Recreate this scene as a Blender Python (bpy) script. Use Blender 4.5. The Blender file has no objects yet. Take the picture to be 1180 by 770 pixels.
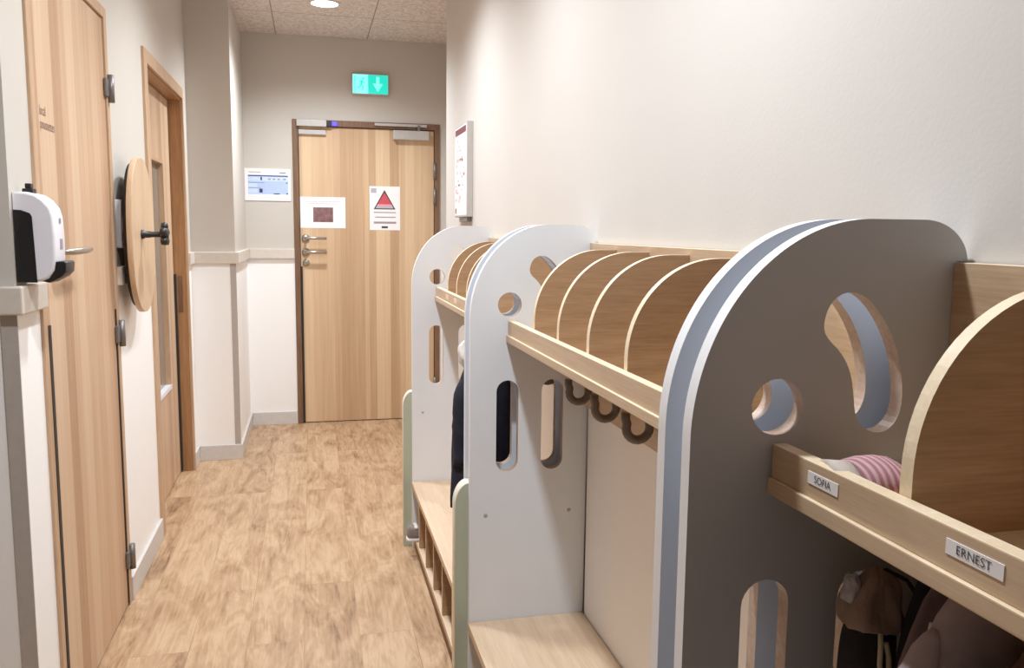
import bpy, bmesh, math, random
from mathutils import Vector, Matrix, noise
random.seed(4)
S = bpy.context.scene
COL = S.collection
PI = math.pi

# ---------------------------------------------------------------- measures
XL, XR, D, HC = -0.669, 0.752, 5.986, 2.65          # left wall, right wall, far wall, ceiling
A0, C1, XC = 2.150, 5.110, -0.428                   # left wall corner, pillar face, pillar side
A_0, A_1 = 2.325, 3.182                             # door 1 frame
B_0, B_1 = 3.830, 4.926                             # door 2 frame
ZR0, ZR1 = 1.160, 1.226                             # chair rail
T, G, L = 0.0207, 0.0472, 1.236                     # coat unit side thickness, gap, inner length
PITCH = L / 6.0

# ---------------------------------------------------------------- materials
def lin(c):
    out = []
    for v in c:
        v = v / 255.0
        out.append(v / 12.92 if v <= 0.04045 else ((v + 0.055) / 1.055) ** 2.4)
    return (out[0], out[1], out[2], 1.0)

def new_mat(name):
    m = bpy.data.materials.new(name)
    m.use_nodes = True
    nt = m.node_tree
    return m, nt, nt.nodes['Principled BSDF']

def N(nt, t, **kw):
    n = nt.nodes.new(t)
    for k, v in kw.items():
        setattr(n, k, v)
    return n

def plain(name, c, rough=0.5, metal=0.0, spec=0.5, mottled=0.04, scale=40.0, bump=0.0, bscale=300.0):
    m, nt, b = new_mat(name)
    b.inputs['Roughness'].default_value = rough
    b.inputs['Metallic'].default_value = metal
    b.inputs['Specular IOR Level'].default_value = spec
    tc = N(nt, 'ShaderNodeTexCoord')
    nz = N(nt, 'ShaderNodeTexNoise')
    nz.inputs['Scale'].default_value = scale
    nz.inputs['Detail'].default_value = 3
    nt.links.new(tc.outputs['Object'], nz.inputs['Vector'])
    r = N(nt, 'ShaderNodeValToRGB')
    l = lin(c)
    r.color_ramp.elements[0].position = 0.3
    r.color_ramp.elements[1].position = 0.7
    r.color_ramp.elements[0].color = (l[0]*(1-mottled), l[1]*(1-mottled), l[2]*(1-mottled), 1)
    r.color_ramp.elements[1].color = (min(1, l[0]*(1+mottled)), min(1, l[1]*(1+mottled)), min(1, l[2]*(1+mottled)), 1)
    nt.links.new(nz.outputs['Fac'], r.inputs['Fac'])
    nt.links.new(r.outputs['Color'], b.inputs['Base Color'])
    if bump:
        n2 = N(nt, 'ShaderNodeTexNoise')
        n2.inputs['Scale'].default_value = bscale
        nt.links.new(tc.outputs['Object'], n2.inputs['Vector'])
        bp = N(nt, 'ShaderNodeBump')
        bp.inputs['Strength'].default_value = bump
        bp.inputs['Distance'].default_value = 0.002
        nt.links.new(n2.outputs['Fac'], bp.inputs['Height'])
        nt.links.new(bp.outputs['Normal'], b.inputs['Normal'])
    return m

def wood(name, light, dark, stretch, fine=1.0, rough=0.45, contrast=1.0):
    """stretch: per-axis frequency; the grain runs along the axis with the small number"""
    m, nt, b = new_mat(name)
    b.inputs['Roughness'].default_value = rough
    tc = N(nt, 'ShaderNodeTexCoord')
    mp = N(nt, 'ShaderNodeMapping')
    mp.inputs['Scale'].default_value = stretch
    nt.links.new(tc.outputs['Object'], mp.inputs['Vector'])
    n1 = N(nt, 'ShaderNodeTexNoise'); n1.inputs['Scale'].default_value = 1.0
    n1.inputs['Detail'].default_value = 4; n1.inputs['Distortion'].default_value = 0.3
    nt.links.new(mp.outputs['Vector'], n1.inputs['Vector'])
    n2 = N(nt, 'ShaderNodeTexNoise'); n2.inputs['Scale'].default_value = 5.0 * fine
    n2.inputs['Detail'].default_value = 6
    nt.links.new(mp.outputs['Vector'], n2.inputs['Vector'])
    mx = N(nt, 'ShaderNodeMath', operation='MULTIPLY_ADD')
    mx.inputs[1].default_value = 0.45
    nt.links.new(n2.outputs['Fac'], mx.inputs[0])
    m3 = N(nt, 'ShaderNodeMath', operation='MULTIPLY'); m3.inputs[1].default_value = 0.55
    nt.links.new(n1.outputs['Fac'], m3.inputs[0])
    nt.links.new(m3.outputs[0], mx.inputs[2])
    r = N(nt, 'ShaderNodeValToRGB')
    r.color_ramp.elements[0].position = 0.5 - 0.16 / contrast
    r.color_ramp.elements[1].position = 0.5 + 0.16 / contrast
    r.color_ramp.elements[0].color = lin(dark)
    r.color_ramp.elements[1].color = lin(light)
    nt.links.new(mx.outputs[0], r.inputs['Fac'])
    nt.links.new(r.outputs['Color'], b.inputs['Base Color'])
    return m

def door_laminate(name, cols, axis, width=0.042, rough=0.42):
    """vertical lamella bands of varied tone plus fine streaks; axis is the horizontal axis of the leaf"""
    m, nt, b = new_mat(name)
    b.inputs['Roughness'].default_value = rough
    tc = N(nt, 'ShaderNodeTexCoord')
    sp = N(nt, 'ShaderNodeSeparateXYZ')
    nt.links.new(tc.outputs['Object'], sp.inputs[0])
    src = sp.outputs[{'x': 0, 'y': 1}[axis]]
    d = N(nt, 'ShaderNodeMath', operation='DIVIDE'); d.inputs[1].default_value = width
    nt.links.new(src, d.inputs[0])
    n0 = N(nt, 'ShaderNodeTexNoise', noise_dimensions='1D'); n0.inputs['Scale'].default_value = 0.55
    nt.links.new(d.outputs[0], n0.inputs['W'])
    ad = N(nt, 'ShaderNodeMath', operation='MULTIPLY_ADD'); ad.inputs[1].default_value = 1.6
    nt.links.new(n0.outputs['Fac'], ad.inputs[0]); nt.links.new(d.outputs[0], ad.inputs[2])
    fl = N(nt, 'ShaderNodeMath', operation='FLOOR'); nt.links.new(ad.outputs[0], fl.inputs[0])
    wn = N(nt, 'ShaderNodeTexWhiteNoise', noise_dimensions='1D'); nt.links.new(fl.outputs[0], wn.inputs['W'])
    mp = N(nt, 'ShaderNodeMapping')
    mp.inputs['Scale'].default_value = (90, 90, 2.2)
    nt.links.new(tc.outputs['Object'], mp.inputs['Vector'])
    n1 = N(nt, 'ShaderNodeTexNoise'); n1.inputs['Scale'].default_value = 1.0; n1.inputs['Detail'].default_value = 5
    nt.links.new(mp.outputs['Vector'], n1.inputs['Vector'])
    mx = N(nt, 'ShaderNodeMath', operation='MULTIPLY_ADD'); mx.inputs[1].default_value = 0.55
    nt.links.new(wn.outputs['Value'], mx.inputs[0])
    m2 = N(nt, 'ShaderNodeMath', operation='MULTIPLY'); m2.inputs[1].default_value = 0.5
    nt.links.new(n1.outputs['Fac'], m2.inputs[0]); nt.links.new(m2.outputs[0], mx.inputs[2])
    r = N(nt, 'ShaderNodeValToRGB')
    e = r.color_ramp.elements
    e[0].position = 0.1; e[0].color = lin(cols[0])
    e[1].position = 0.9; e[1].color = lin(cols[2])
    k = e.new(0.5); k.color = lin(cols[1])
    nt.links.new(mx.outputs[0], r.inputs['Fac'])
    nt.links.new(r.outputs['Color'], b.inputs['Base Color'])
    return m

def floor_mat():
    m, nt, b = new_mat('vinyl_plank_floor')
    tc = N(nt, 'ShaderNodeTexCoord')
    mp = N(nt, 'ShaderNodeMapping'); mp.inputs['Rotation'].default_value = (0, 0, PI/2)
    mp.inputs['Location'].default_value = (0.3, 0.045, 0)
    nt.links.new(tc.outputs['Object'], mp.inputs['Vector'])
    br = N(nt, 'ShaderNodeTexBrick')
    br.inputs['Scale'].default_value = 1.0
    br.inputs['Brick Width'].default_value = 1.22
    br.inputs['Row Height'].default_value = 0.182
    br.inputs['Mortar Size'].default_value = 0.0012
    br.inputs['Mortar Smooth'].default_value = 0.3
    br.offset = 0.37
    br.inputs['Color1'].default_value = (0, 0, 0, 1)
    br.inputs['Color2'].default_value = (1, 1, 1, 1)
    br.inputs['Mortar'].default_value = (0.5, 0.5, 0.5, 1)
    nt.links.new(mp.outputs['Vector'], br.inputs['Vector'])
    # per-plank offset of the grain
    cm = N(nt, 'ShaderNodeVectorMath', operation='MULTIPLY_ADD')
    cm.inputs[1].default_value = (3.7, 7.1, 0)
    nt.links.new(br.outputs['Color'], cm.inputs[0]); nt.links.new(tc.outputs['Object'], cm.inputs[2])
    def noise_at(scale3, sc, det, rough, dist):
        mp_ = N(nt, 'ShaderNodeMapping'); mp_.inputs['Scale'].default_value = scale3
        nt.links.new(cm.outputs[0], mp_.inputs['Vector'])
        n = N(nt, 'ShaderNodeTexNoise'); n.inputs['Scale'].default_value = sc
        n.inputs['Detail'].default_value = det; n.inputs['Roughness'].default_value = rough; n.inputs['Distortion'].default_value = dist
        nt.links.new(mp_.outputs['Vector'], n.inputs['Vector'])
        return n.outputs['Fac']
    def math_(op, a, b_=None, c_=None):
        n = N(nt, 'ShaderNodeMath', operation=op)
        for k, v_ in enumerate((a, b_, c_)):
            if v_ is None: continue
            if isinstance(v_, (int, float)): n.inputs[k].default_value = v_
            else: nt.links.new(v_, n.inputs[k])
        return n.outputs[0]
    broad = noise_at((7.0, 0.85, 1), 1.0, 3, 0.55, 0.7)           # growth-ring field
    rings = math_('MULTIPLY_ADD', math_('SINE', math_('MULTIPLY', broad, 70.0)), 0.5, 0.5)
    blotch = noise_at((7, 2.0, 1), 1.5, 6, 0.66, 0.9)            # darker smoky areas
    fibre = noise_at((120, 7, 1), 1.0, 5, 0.6, 0.2)             # fine pores
    a = math_('MULTIPLY', blotch, 0.72)
    a = math_('MULTIPLY_ADD', rings, 0.055, a)
    a = math_('MULTIPLY_ADD', fibre, 0.26, a)
    c = math_('MULTIPLY_ADD', br.outputs['Color'], 0.05, a)
    r = N(nt, 'ShaderNodeValToRGB')
    e = r.color_ramp.elements
    e[0].position = 0.34; e[0].color = lin((108, 79, 54))
    e[1].position = 0.66; e[1].color = lin((201, 168, 133))
    k = e.new(0.49); k.color = lin((170, 134, 100))
    nt.links.new(c, r.inputs['Fac'])
    mm = N(nt, 'ShaderNodeMix', data_type='RGBA', blend_type='MULTIPLY')
    mm.inputs['B'].default_value = (0.80, 0.75, 0.7, 1)
    nt.links.new(br.outputs['Fac'], mm.inputs['Factor'])
    nt.links.new(r.outputs['Color'], mm.inputs['A'])
    nt.links.new(mm.outputs['Result'], b.inputs['Base Color'])
    b.inputs['Roughness'].default_value = 0.42
    b.inputs['Specular IOR Level'].default_value = 0.35
    return m

def wall_mat(name, upper, lower):
    m, nt, b = new_mat(name)
    b.inputs['Roughness'].default_value = 0.75
    b.inputs['Specular IOR Level'].default_value = 0.25
    tc = N(nt, 'ShaderNodeTexCoord')
    sp = N(nt, 'ShaderNodeSeparateXYZ'); nt.links.new(tc.outputs['Object'], sp.inputs[0])
    gt = N(nt, 'ShaderNodeMath', operation='GREATER_THAN'); gt.inputs[1].default_value = 1.19
    nt.links.new(sp.outputs[2], gt.inputs[0])
    nz = N(nt, 'ShaderNodeTexNoise'); nz.inputs['Scale'].default_value = 2.0; nz.inputs['Detail'].default_value = 6
    nt.links.new(tc.outputs['Object'], nz.inputs['Vector'])
    r = N(nt, 'ShaderNodeValToRGB')
    l = lin(upper)
    r.color_ramp.elements[0].color = (l[0]*.96, l[1]*.96, l[2]*.96, 1)
    r.color_ramp.elements[1].color = (l[0]*1.04, l[1]*1.04, l[2]*1.04, 1)
    nt.links.new(nz.outputs['Fac'], r.inputs['Fac'])
    mx = N(nt, 'ShaderNodeMix', data_type='RGBA')
    mx.inputs['A'].default_value = lin(lower)
    nt.links.new(gt.outputs[0], mx.inputs['Factor'])
    nt.links.new(r.outputs['Color'], mx.inputs['B'])
    nt.links.new(mx.outputs['Result'], b.inputs['Base Color'])
    n2 = N(nt, 'ShaderNodeTexNoise'); n2.inputs['Scale'].default_value = 160
    nt.links.new(tc.outputs['Object'], n2.inputs['Vector'])
    bp = N(nt, 'ShaderNodeBump'); bp.inputs['Strength'].default_value = 0.12; bp.inputs['Distance'].default_value = 0.002
    nt.links.new(n2.outputs['Fac'], bp.inputs['Height']); nt.links.new(bp.outputs['Normal'], b.inputs['Normal'])
    return m

def ceiling_mat():
    m, nt, b = new_mat('acoustic_tile_ceiling')
    b.inputs['Roughness'].default_value = 0.9
    tc = N(nt, 'ShaderNodeTexCoord')
    mp = N(nt, 'ShaderNodeMapping'); mp.inputs['Location'].default_value = (0.205, 0.0, 0)
    nt.links.new(tc.outputs['Object'], mp.inputs['Vector'])
    br = N(nt, 'ShaderNodeTexBrick'); br.offset = 0.0
    br.inputs['Scale'].default_value = 1.0
    br.inputs['Brick Width'].default_value = 0.6; br.inputs['Row Height'].default_value = 0.6
    br.inputs['Mortar Size'].default_value = 0.004
    nt.links.new(mp.outputs['Vector'], br.inputs['Vector'])
    nz = N(nt, 'ShaderNodeTexNoise'); nz.inputs['Scale'].default_value = 70; nz.inputs['Detail'].default_value = 4
    nt.links.new(tc.outputs['Object'], nz.inputs['Vector'])
    r = N(nt, 'ShaderNodeValToRGB')
    r.color_ramp.elements[0].position = 0.3; r.color_ramp.elements[1].position = 0.7
    r.color_ramp.elements[0].color = lin((186, 172, 164)); r.color_ramp.elements[1].color = lin((238, 226, 219))
    nt.links.new(nz.outputs['Fac'], r.inputs['Fac'])
    mx = N(nt, 'ShaderNodeMix', data_type='RGBA')
    mx.inputs['B'].default_value = lin((150, 138, 130))
    nt.links.new(br.outputs['Fac'], mx.inputs['Factor']); nt.links.new(r.outputs['Color'], mx.inputs['A'])
    nt.links.new(mx.outputs['Result'], b.inputs['Base Color'])
    return m

def emit(name, c, st):
    m, nt, b = new_mat(name)
    b.inputs['Base Color'].default_value = lin(c)
    b.inputs['Emission Color'].default_value = lin(c)
    b.inputs['Emission Strength'].default_value = st
    b.inputs['Roughness'].default_value = 0.4
    return m

def stripes(name, c1, c2, axis, freq, rough=0.95):
    m, nt, b = new_mat(name)
    b.inputs['Roughness'].default_value = rough
    tc = N(nt, 'ShaderNodeTexCoord')
    w = N(nt, 'ShaderNodeTexWave', wave_type='BANDS', bands_direction=axis)
    w.inputs['Scale'].default_value = freq; w.inputs['Distortion'].default_value = 0.6
    nt.links.new(tc.outputs['Object'], w.inputs['Vector'])
    r = N(nt, 'ShaderNodeValToRGB')
    r.color_ramp.elements[0].position = 0.3; r.color_ramp.elements[1].position = 0.65
    r.color_ramp.elements[0].color = lin(c1); r.color_ramp.elements[1].color = lin(c2)
    nt.links.new(w.outputs['Fac'], r.inputs['Fac']); nt.links.new(r.outputs['Color'], b.inputs['Base Color'])
    bp = N(nt, 'ShaderNodeBump'); bp.inputs['Strength'].default_value = 0.5; bp.inputs['Distance'].default_value = 0.003
    nt.links.new(w.outputs['Fac'], bp.inputs['Height']); nt.links.new(bp.outputs['Normal'], b.inputs['Normal'])
    return m

UP, LOW = (200, 193, 184), (250, 248, 246)
M = {}
M['wall'] = wall_mat('painted_wall', UP, LOW)
M['wall_right'] = wall_mat('painted_wall_right', (208, 202, 196), (208, 202, 196))
M['ceiling'] = ceiling_mat()
M['floor'] = floor_mat()
M['rail'] = plain('rail_paint', (212, 202, 190), 0.5)
M['base'] = plain('baseboard_paint', (208, 203, 199), 0.5)
M['guard'] = plain('corner_guard', (176, 167, 160), 0.45)
DC = [(166, 127, 97), (196, 159, 127), (218, 189, 158)]
M['door_y'] = door_laminate('door_laminate_side', DC, 'y', 0.068)
M['door_x'] = door_laminate('door_laminate_end', [(176, 138, 102), (204, 169, 132), (228, 197, 158)], 'x', 0.05)
M['frame_light'] = wood('door_frame_wood', (204, 170, 138), (176, 140, 108), (60, 60, 3))
M['frame_jamb'] = wood('door_jamb_wood', (172, 126, 84), (138, 96, 60), (50, 50, 3), rough=0.4)
M['frame_dark'] = wood('door_frame_dark', (128, 94, 68), (96, 66, 46), (60, 60, 3))
M['black'] = plain('black_plastic', (22, 20, 20), 0.45)
M['softblack'] = plain('black_rubber', (34, 29, 27), 0.7)
M['steel'] = plain('brushed_steel', (176, 168, 158), 0.32, metal=0.9)
M['hinge'] = plain('hinge_steel', (122, 118, 116), 0.4, metal=0.6)
M['silver'] = plain('silver_paint', (190, 186, 182), 0.4, metal=0.3)
M['white_plastic'] = plain('white_plastic', (236, 234, 242), 0.3, mottled=0.01)
M['paper'] = plain('white_paper', (244, 240, 240), 0.8, mottled=0.01)
M['laminate'] = plain('pale_grey_laminate', (228, 233, 240), 0.5, mottled=0.015, scale=8)
M['blue_lam'] = plain('blue_grey_laminate', (214, 220, 230), 0.5, mottled=0.02, scale=8)
M['edge'] = plain('white_edge_banding', (245, 245, 247), 0.45, mottled=0.01)
M['hole_edge'] = wood('cut_edge_wood', (206, 180, 160), (172, 144, 124), (30, 30, 30))
M['green'] = plain('sage_green_laminate', (170, 178, 158), 0.5, mottled=0.02)
M['cream_edge'] = plain('cream_edge_banding', (236, 230, 212), 0.5)
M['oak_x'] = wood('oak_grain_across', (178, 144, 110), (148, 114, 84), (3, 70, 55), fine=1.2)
M['oak_y'] = wood('oak_grain_along', (212, 183, 150), (188, 156, 124), (60, 2.5, 70), fine=1.2)
M['bench_oak'] = wood('bench_oak', (228, 202, 172), (208, 178, 146), (60, 2.5, 60), fine=1.2)
M['oak_edge_lit_top'] = wood('pale_oak_edge_lit_top', (244, 224, 192), (230, 205, 168), (40, 40, 40))  # pale cut edges; also paints the lit tops of shelf and lip
M['back_oak'] = wood('back_board_oak', (198, 168, 136), (172, 140, 108), (50, 2.5, 60), fine=1.3)
M['back'] = plain('cream_back_panel', (254, 250, 246), 0.6, mottled=0.01)
M['hook'] = plain('grey_hook_plastic', (98, 88, 80), 0.45)
M['screw'] = plain('screw_cap', (178, 160, 152), 0.5)
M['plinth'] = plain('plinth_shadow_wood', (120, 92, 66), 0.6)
M['ink'] = plain('dark_ink', (52, 50, 56), 0.8)
M['ink_faint'] = plain('faint_grey_ink', (150, 140, 148), 0.8)
M['ink_pink'] = plain('faint_pink_ink', (216, 186, 190), 0.8)
M['ink_maroon'] = plain('maroon_ink', (120, 62, 70), 0.8)
M['ink_brown'] = plain('brown_ink', (132, 96, 86), 0.8)
M['red'] = plain('warning_red', (200, 70, 84), 0.7)
M['pinkish'] = plain('pale_red_print', (232, 150, 156), 0.7)
M['greyprint'] = plain('grey_print', (176, 172, 186), 0.7)
M['blueprint'] = plain('blue_print', (176, 198, 246), 0.7)
M['bluelight'] = plain('pale_blue_print', (200, 220, 252), 0.7)
M['navyprint'] = plain('navy_print', (44, 52, 92), 0.7)
M['photoprint'] = plain('photo_print', (120, 84, 84), 0.6, mottled=0.4, scale=30)
M['disc'] = wood('pale_disc_wood', (212, 180, 146), (192, 158, 124), (40, 30, 3), fine=1.3)
M['sign_light'] = emit('exit_sign_lit_pale', (120, 240, 235), 1.0)
M['sign_green'] = emit('exit_sign_lit_green', (20, 208, 186), 0.9)
M['sign_arrow'] = emit('exit_sign_arrow', (120, 250, 236), 0.8)
M['led'] = emit('blue_led', (70, 60, 255), 2.0)
M['lamp'] = emit('lamp_glow', (255, 246, 236), 14.0)
M['navy'] = plain('navy_fabric', (24, 27, 44), 0.9, mottled=0.25, scale=30, bump=0.4)
M['white_cloth'] = plain('white_fleece', (240, 236, 232), 0.95, bump=0.4)
M['tan'] = plain('tan_fabric', (142, 120, 106), 0.9, mottled=0.15, bump=0.3)
M['blackcloth'] = plain('black_fabric', (34, 32, 36), 0.9, mottled=0.2, bump=0.3)
M['strap'] = plain('cream_strap', (196, 184, 156), 0.9)
M['mauve'] = plain('mauve_fabric', (122, 104, 104), 0.95, mottled=0.1, bump=0.3)
M['pinkgrey'] = plain('pale_pink_grey_fabric', (168, 152, 155), 0.95, mottled=0.08, bump=0.3)
M['darkbrown'] = plain('dark_brown_fabric', (84, 60, 50), 0.95, mottled=0.1, bump=0.3)
M['greyfleece'] = plain('pale_grey_fleece', (176, 174, 176), 0.95, mottled=0.08, bump=0.3)
M['knit'] = stripes('pink_striped_knit', (170, 112, 124), (206, 166, 168), 'X', 42.0)
M['knit_grey'] = plain('grey_knit_cuff', (196, 184, 174), 0.95, bump=0.4)
M['knit_pink'] = plain('pink_knit_toe', (176, 112, 126), 0.95, bump=0.4)
M['shoe'] = plain('grey_shoe_fabric', (128, 118, 114), 0.85, mottled=0.2, bump=0.3)
M['sole'] = plain('white_sole', (226, 222, 218), 0.6)

def glass_mat():
    m, nt, b = new_mat('dim_door_glass')
    b.inputs['Base Color'].default_value = lin((150, 140, 130))
    b.inputs['Roughness'].default_value = 0.12
    b.inputs['Transmission Weight'].default_value = 0.25
    b.inputs['IOR'].default_value = 1.45
    return m
M['glass'] = glass_mat()

# ---------------------------------------------------------------- builders
def bm_box(bm, x0, x1, y0, y1, z0, z1, bev=0.0, seg=2, mi=0):
    r = bmesh.ops.create_cube(bm, size=1.0)
    vs = r['verts']
    sx, sy, sz = x1-x0, y1-y0, z1-z0
    for v in vs:
        v.co = Vector(((x0+x1)/2 + v.co.x*sx, (y0+y1)/2 + v.co.y*sy, (z0+z1)/2 + v.co.z*sz))
    fs = set(f for v in vs for f in v.link_faces)
    for f in fs:
        f.material_index = mi
    if bev > 0:
        es = list(set(e for v in vs for e in v.link_edges))
        bmesh.ops.bevel(bm, geom=es, offset=bev, segments=seg, affect='EDGES', profile=0.5)

def bm_tube(bm, pts, rad, n=10, caps=True, mi=0):
    pts = [Vector(p) for p in pts]
    if not hasattr(rad, '__len__'):
        rad = [rad]*len(pts)
    rings = []
    up = None
    for i, p in enumerate(pts):
        t = (pts[min(i+1, len(pts)-1)] - pts[max(i-1, 0)]).normalized()
        if up is None:
            up = Vector((0, 0, 1)) if abs(t.z) < 0.9 else Vector((1, 0, 0))
        a = t.cross(up)
        if a.length < 1e-5:
            a = t.cross(Vector((0, 1, 0)))
        a.normalize()
        up = a.cross(t).normalized()
        rings.append([bm.verts.new(p + rad[i]*(math.cos(2*PI*k/n)*a + math.sin(2*PI*k/n)*up)) for k in range(n)])
    for i in range(len(rings)-1):
        for k in range(n):
            f = bm.faces.new((rings[i][k], rings[i][(k+1) % n], rings[i+1][(k+1) % n], rings[i+1][k]))
            f.smooth = True; f.material_index = mi
    if caps:
        bm.faces.new(list(reversed(rings[0]))).material_index = mi
        bm.faces.new(rings[-1]).material_index = mi

def bm_lathe(bm, prof, origin, axis, n=32, mi=0):
    """prof: list of (radius, height along axis)"""
    ax = Vector(axis).normalized()
    a = ax.orthogonal().normalized(); b = ax.cross(a)
    o = Vector(origin)
    rings = []
    for r, h in prof:
        if r < 1e-6:
            rings.append([bm.verts.new(o + ax*h)])
        else:
            rings.append([bm.verts.new(o + ax*h + r*(math.cos(2*PI*k/n)*a + math.sin(2*PI*k/n)*b)) for k in range(n)])
    for i in range(len(rings)-1):
        p, q = rings[i], rings[i+1]
        for k in range(n):
            k2 = (k+1) % n
            if len(p) == 1 and len(q) == 1: continue
            if len(p) == 1: f = bm.faces.new((p[0], q[k2], q[k]))
            elif len(q) == 1: f = bm.faces.new((p[k], p[k2], q[0]))
            else: f = bm.faces.new((p[k], p[k2], q[k2], q[k]))
            f.material_index = mi; f.smooth = True

def finish(bm, name, mats, parent=None, smooth=False):
    bmesh.ops.recalc_face_normals(bm, faces=bm.faces)
    me = bpy.data.meshes.new(name)
    bm.to_mesh(me); bm.free()
    if not isinstance(mats, (list, tuple)): mats = [mats]
    for m in mats: me.materials.append(m)
    if smooth:
        for p in me.polygons: p.use_smooth = True
    o = bpy.data.objects.new(name, me)
    COL.objects.link(o)
    if parent is not None: o.parent = parent
    return o

def box(name, x0, x1, y0, y1, z0, z1, mat, parent=None, bev=0.0):
    bm = bmesh.new()
    bm_box(bm, x0, x1, y0, y1, z0, z1, bev)
    return finish(bm, name, mat, parent)

def boxes(name, lst, mat, parent=None, bev=0.0):
    bm = bmesh.new()
    for b in lst: bm_box(bm, *b, bev)
    return finish(bm, name, mat, parent)

def tube(name, pts, rad, mat, parent=None, n=10):
    bm = bmesh.new(); bm_tube(bm, pts, rad, n)
    return finish(bm, name, mat, parent)

def plate_mesh(name, outline, holes, depth, extra_bevel=0.0):
    """flat plate with holes: outline in (u,v); thickness along w, 0..depth"""
    cu = bpy.data.curves.new(name, 'CURVE')
    cu.dimensions = '2D'; cu.fill_mode = 'BOTH'
    cu.extrude = depth/2 - extra_bevel
    cu.bevel_depth = extra_bevel; cu.bevel_resolution = 1; cu.offset = -extra_bevel
    for pts in [outline] + list(holes):
        sp = cu.splines.new('POLY'); sp.points.add(len(pts)-1)
        for i, p in enumerate(pts): sp.points[i].co = (p[0], p[1], 0, 1)
        sp.use_cyclic_u = True
    ob = bpy.data.objects.new(name, cu)
    COL.objects.link(ob)
    dg = bpy.context.evaluated_depsgraph_get(); dg.update()
    me = bpy.data.meshes.new_from_object(ob.evaluated_get(dg))
    bpy.data.objects.remove(ob); bpy.data.curves.remove(cu)
    bm = bmesh.new(); bm.from_mesh(me)
    bmesh.ops.remove_doubles(bm, verts=bm.verts, dist=1e-5)
    for v in bm.verts: v.co.z += depth/2
    bpy.data.meshes.remove(me)
    return bm

def basis(ux, uy, origin):
    ux, uy = Vector(ux), Vector(uy); uz = ux.cross(uy)
    m = Matrix((ux, uy, uz)).transposed().to_4x4(); m.translation = Vector(origin)
    return m

def letters(name, body, size, mat, parent, ux, uy, origin, align='LEFT', squash=1.0):
    cu = bpy.data.curves.new(name, 'FONT'); cu.body = body; cu.size = size
    cu.align_x = align; cu.align_y = 'CENTER'; cu.space_line = 0.95
    ob = bpy.data.objects.new(name, cu); COL.objects.link(ob)
    dg = bpy.context.evaluated_depsgraph_get(); dg.update()
    me = bpy.data.meshes.new_from_object(ob.evaluated_get(dg))
    bpy.data.objects.remove(ob); bpy.data.curves.remove(cu)
    me.transform(Matrix.Diagonal((squash, 1, 1, 1)))
    me.transform(basis(ux, uy, origin))
    me.materials.clear(); me.materials.append(mat)
    me.name = name
    o = bpy.data.objects.new(name, me); COL.objects.link(o)
    if parent is not None: o.parent = parent
    return o

def quad_on(name, rects, ux, uy, origin, mat, parent, thick=0.0006):
    """thin printed patches (u0,u1,v0,v1) on a surface"""
    for r in rects:
        bm = bmesh.new()
        bm_box(bm, r[0], r[1], r[2], r[3], 0, thick)
        bm.transform(basis(ux, uy, origin))
        o = finish(bm, name, mat, parent)
    return o

def empty(name, loc=(0, 0, 0)):
    o = bpy.data.objects.new(name, None)
    o.empty_display_size = 0.1
    COL.objects.link(o); o.location = loc
    return o

def tag(o, label, cat, group=None, kind=None):
    o['label'] = label; o['category'] = cat
    if group: o['group'] = group
    if kind: o['kind'] = kind
    return o

def struct(o, label, cat):
    return tag(o, label, cat, kind='structure')

def rebase(root):
    """children were modelled in world space: express them relative to the root"""
    for c in list(root.children):
        c.data.transform(Matrix.Translation(-root.location))
        for g in c.children:
            g.data.transform(Matrix.Translation(-root.location))

def soft(o, levels=1):
    md = o.modifiers.new('smooth', 'SUBSURF'); md.levels = levels; md.render_levels = levels
    return o

# ---------------------------------------------------------------- the setting
struct(box('floor', -2.6, 1.15, -1.6, D+0.1, -0.08, 0.0, M['floor']), 'light oak plank floor running down the corridor', 'floor')
struct(box('ceiling', -2.6, 1.15, -1.6, D+0.1, HC, HC+0.08, M['ceiling']), 'speckled grey square tile ceiling', 'ceiling')

WT = 0.16
struct(boxes('wall_left', [
    (XL-WT, XL, A0, A_0, 0, HC), (XL-WT, XL, A_0, A_1, 2.094, HC), (XL-WT, XL, A_1, B_0, 0, HC),
    (XL-WT, XL, B_0, B_1, 2.106, HC), (XL-WT, XL, B_1, D, 0, HC)], M['wall']),
    'left corridor wall, greige above and white below the rail', 'wall')
struct(box('wall_left_return', -2.6, XL-WT, A0, A0+WT, 0, HC, M['wall']), 'wall turning away to the left at the near corner', 'wall')
struct(box('wall_left_side', -2.66, -2.6, -1.6, A0+WT, 0, HC, M['wall']), 'side wall left of the corridor mouth', 'wall')
struct(box('wall_pillar', XL, XC, C1, D, 0, HC, M['wall']), 'boxed pillar between the second door and the end wall', 'pillar')
FX0, FX1, FH = -0.111, 0.893, 2.10
struct(boxes('wall_far', [(XC, FX0, D, D+0.1, 0, HC), (FX1, 1.0, D, D+0.1, 0, HC), (FX0, FX1, D, D+0.1, FH, HC)], M['wall']),
       'end wall of the corridor around the exit door', 'wall')
struct(boxes('wall_right', [(XR, XR+0.3, -1.6, 4.78, 0, HC), (1.0, 1.06, 4.78, D+0.1, 0, HC)], M['wall_right']),
       'long cream right wall behind the coat racks', 'wall')

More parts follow.
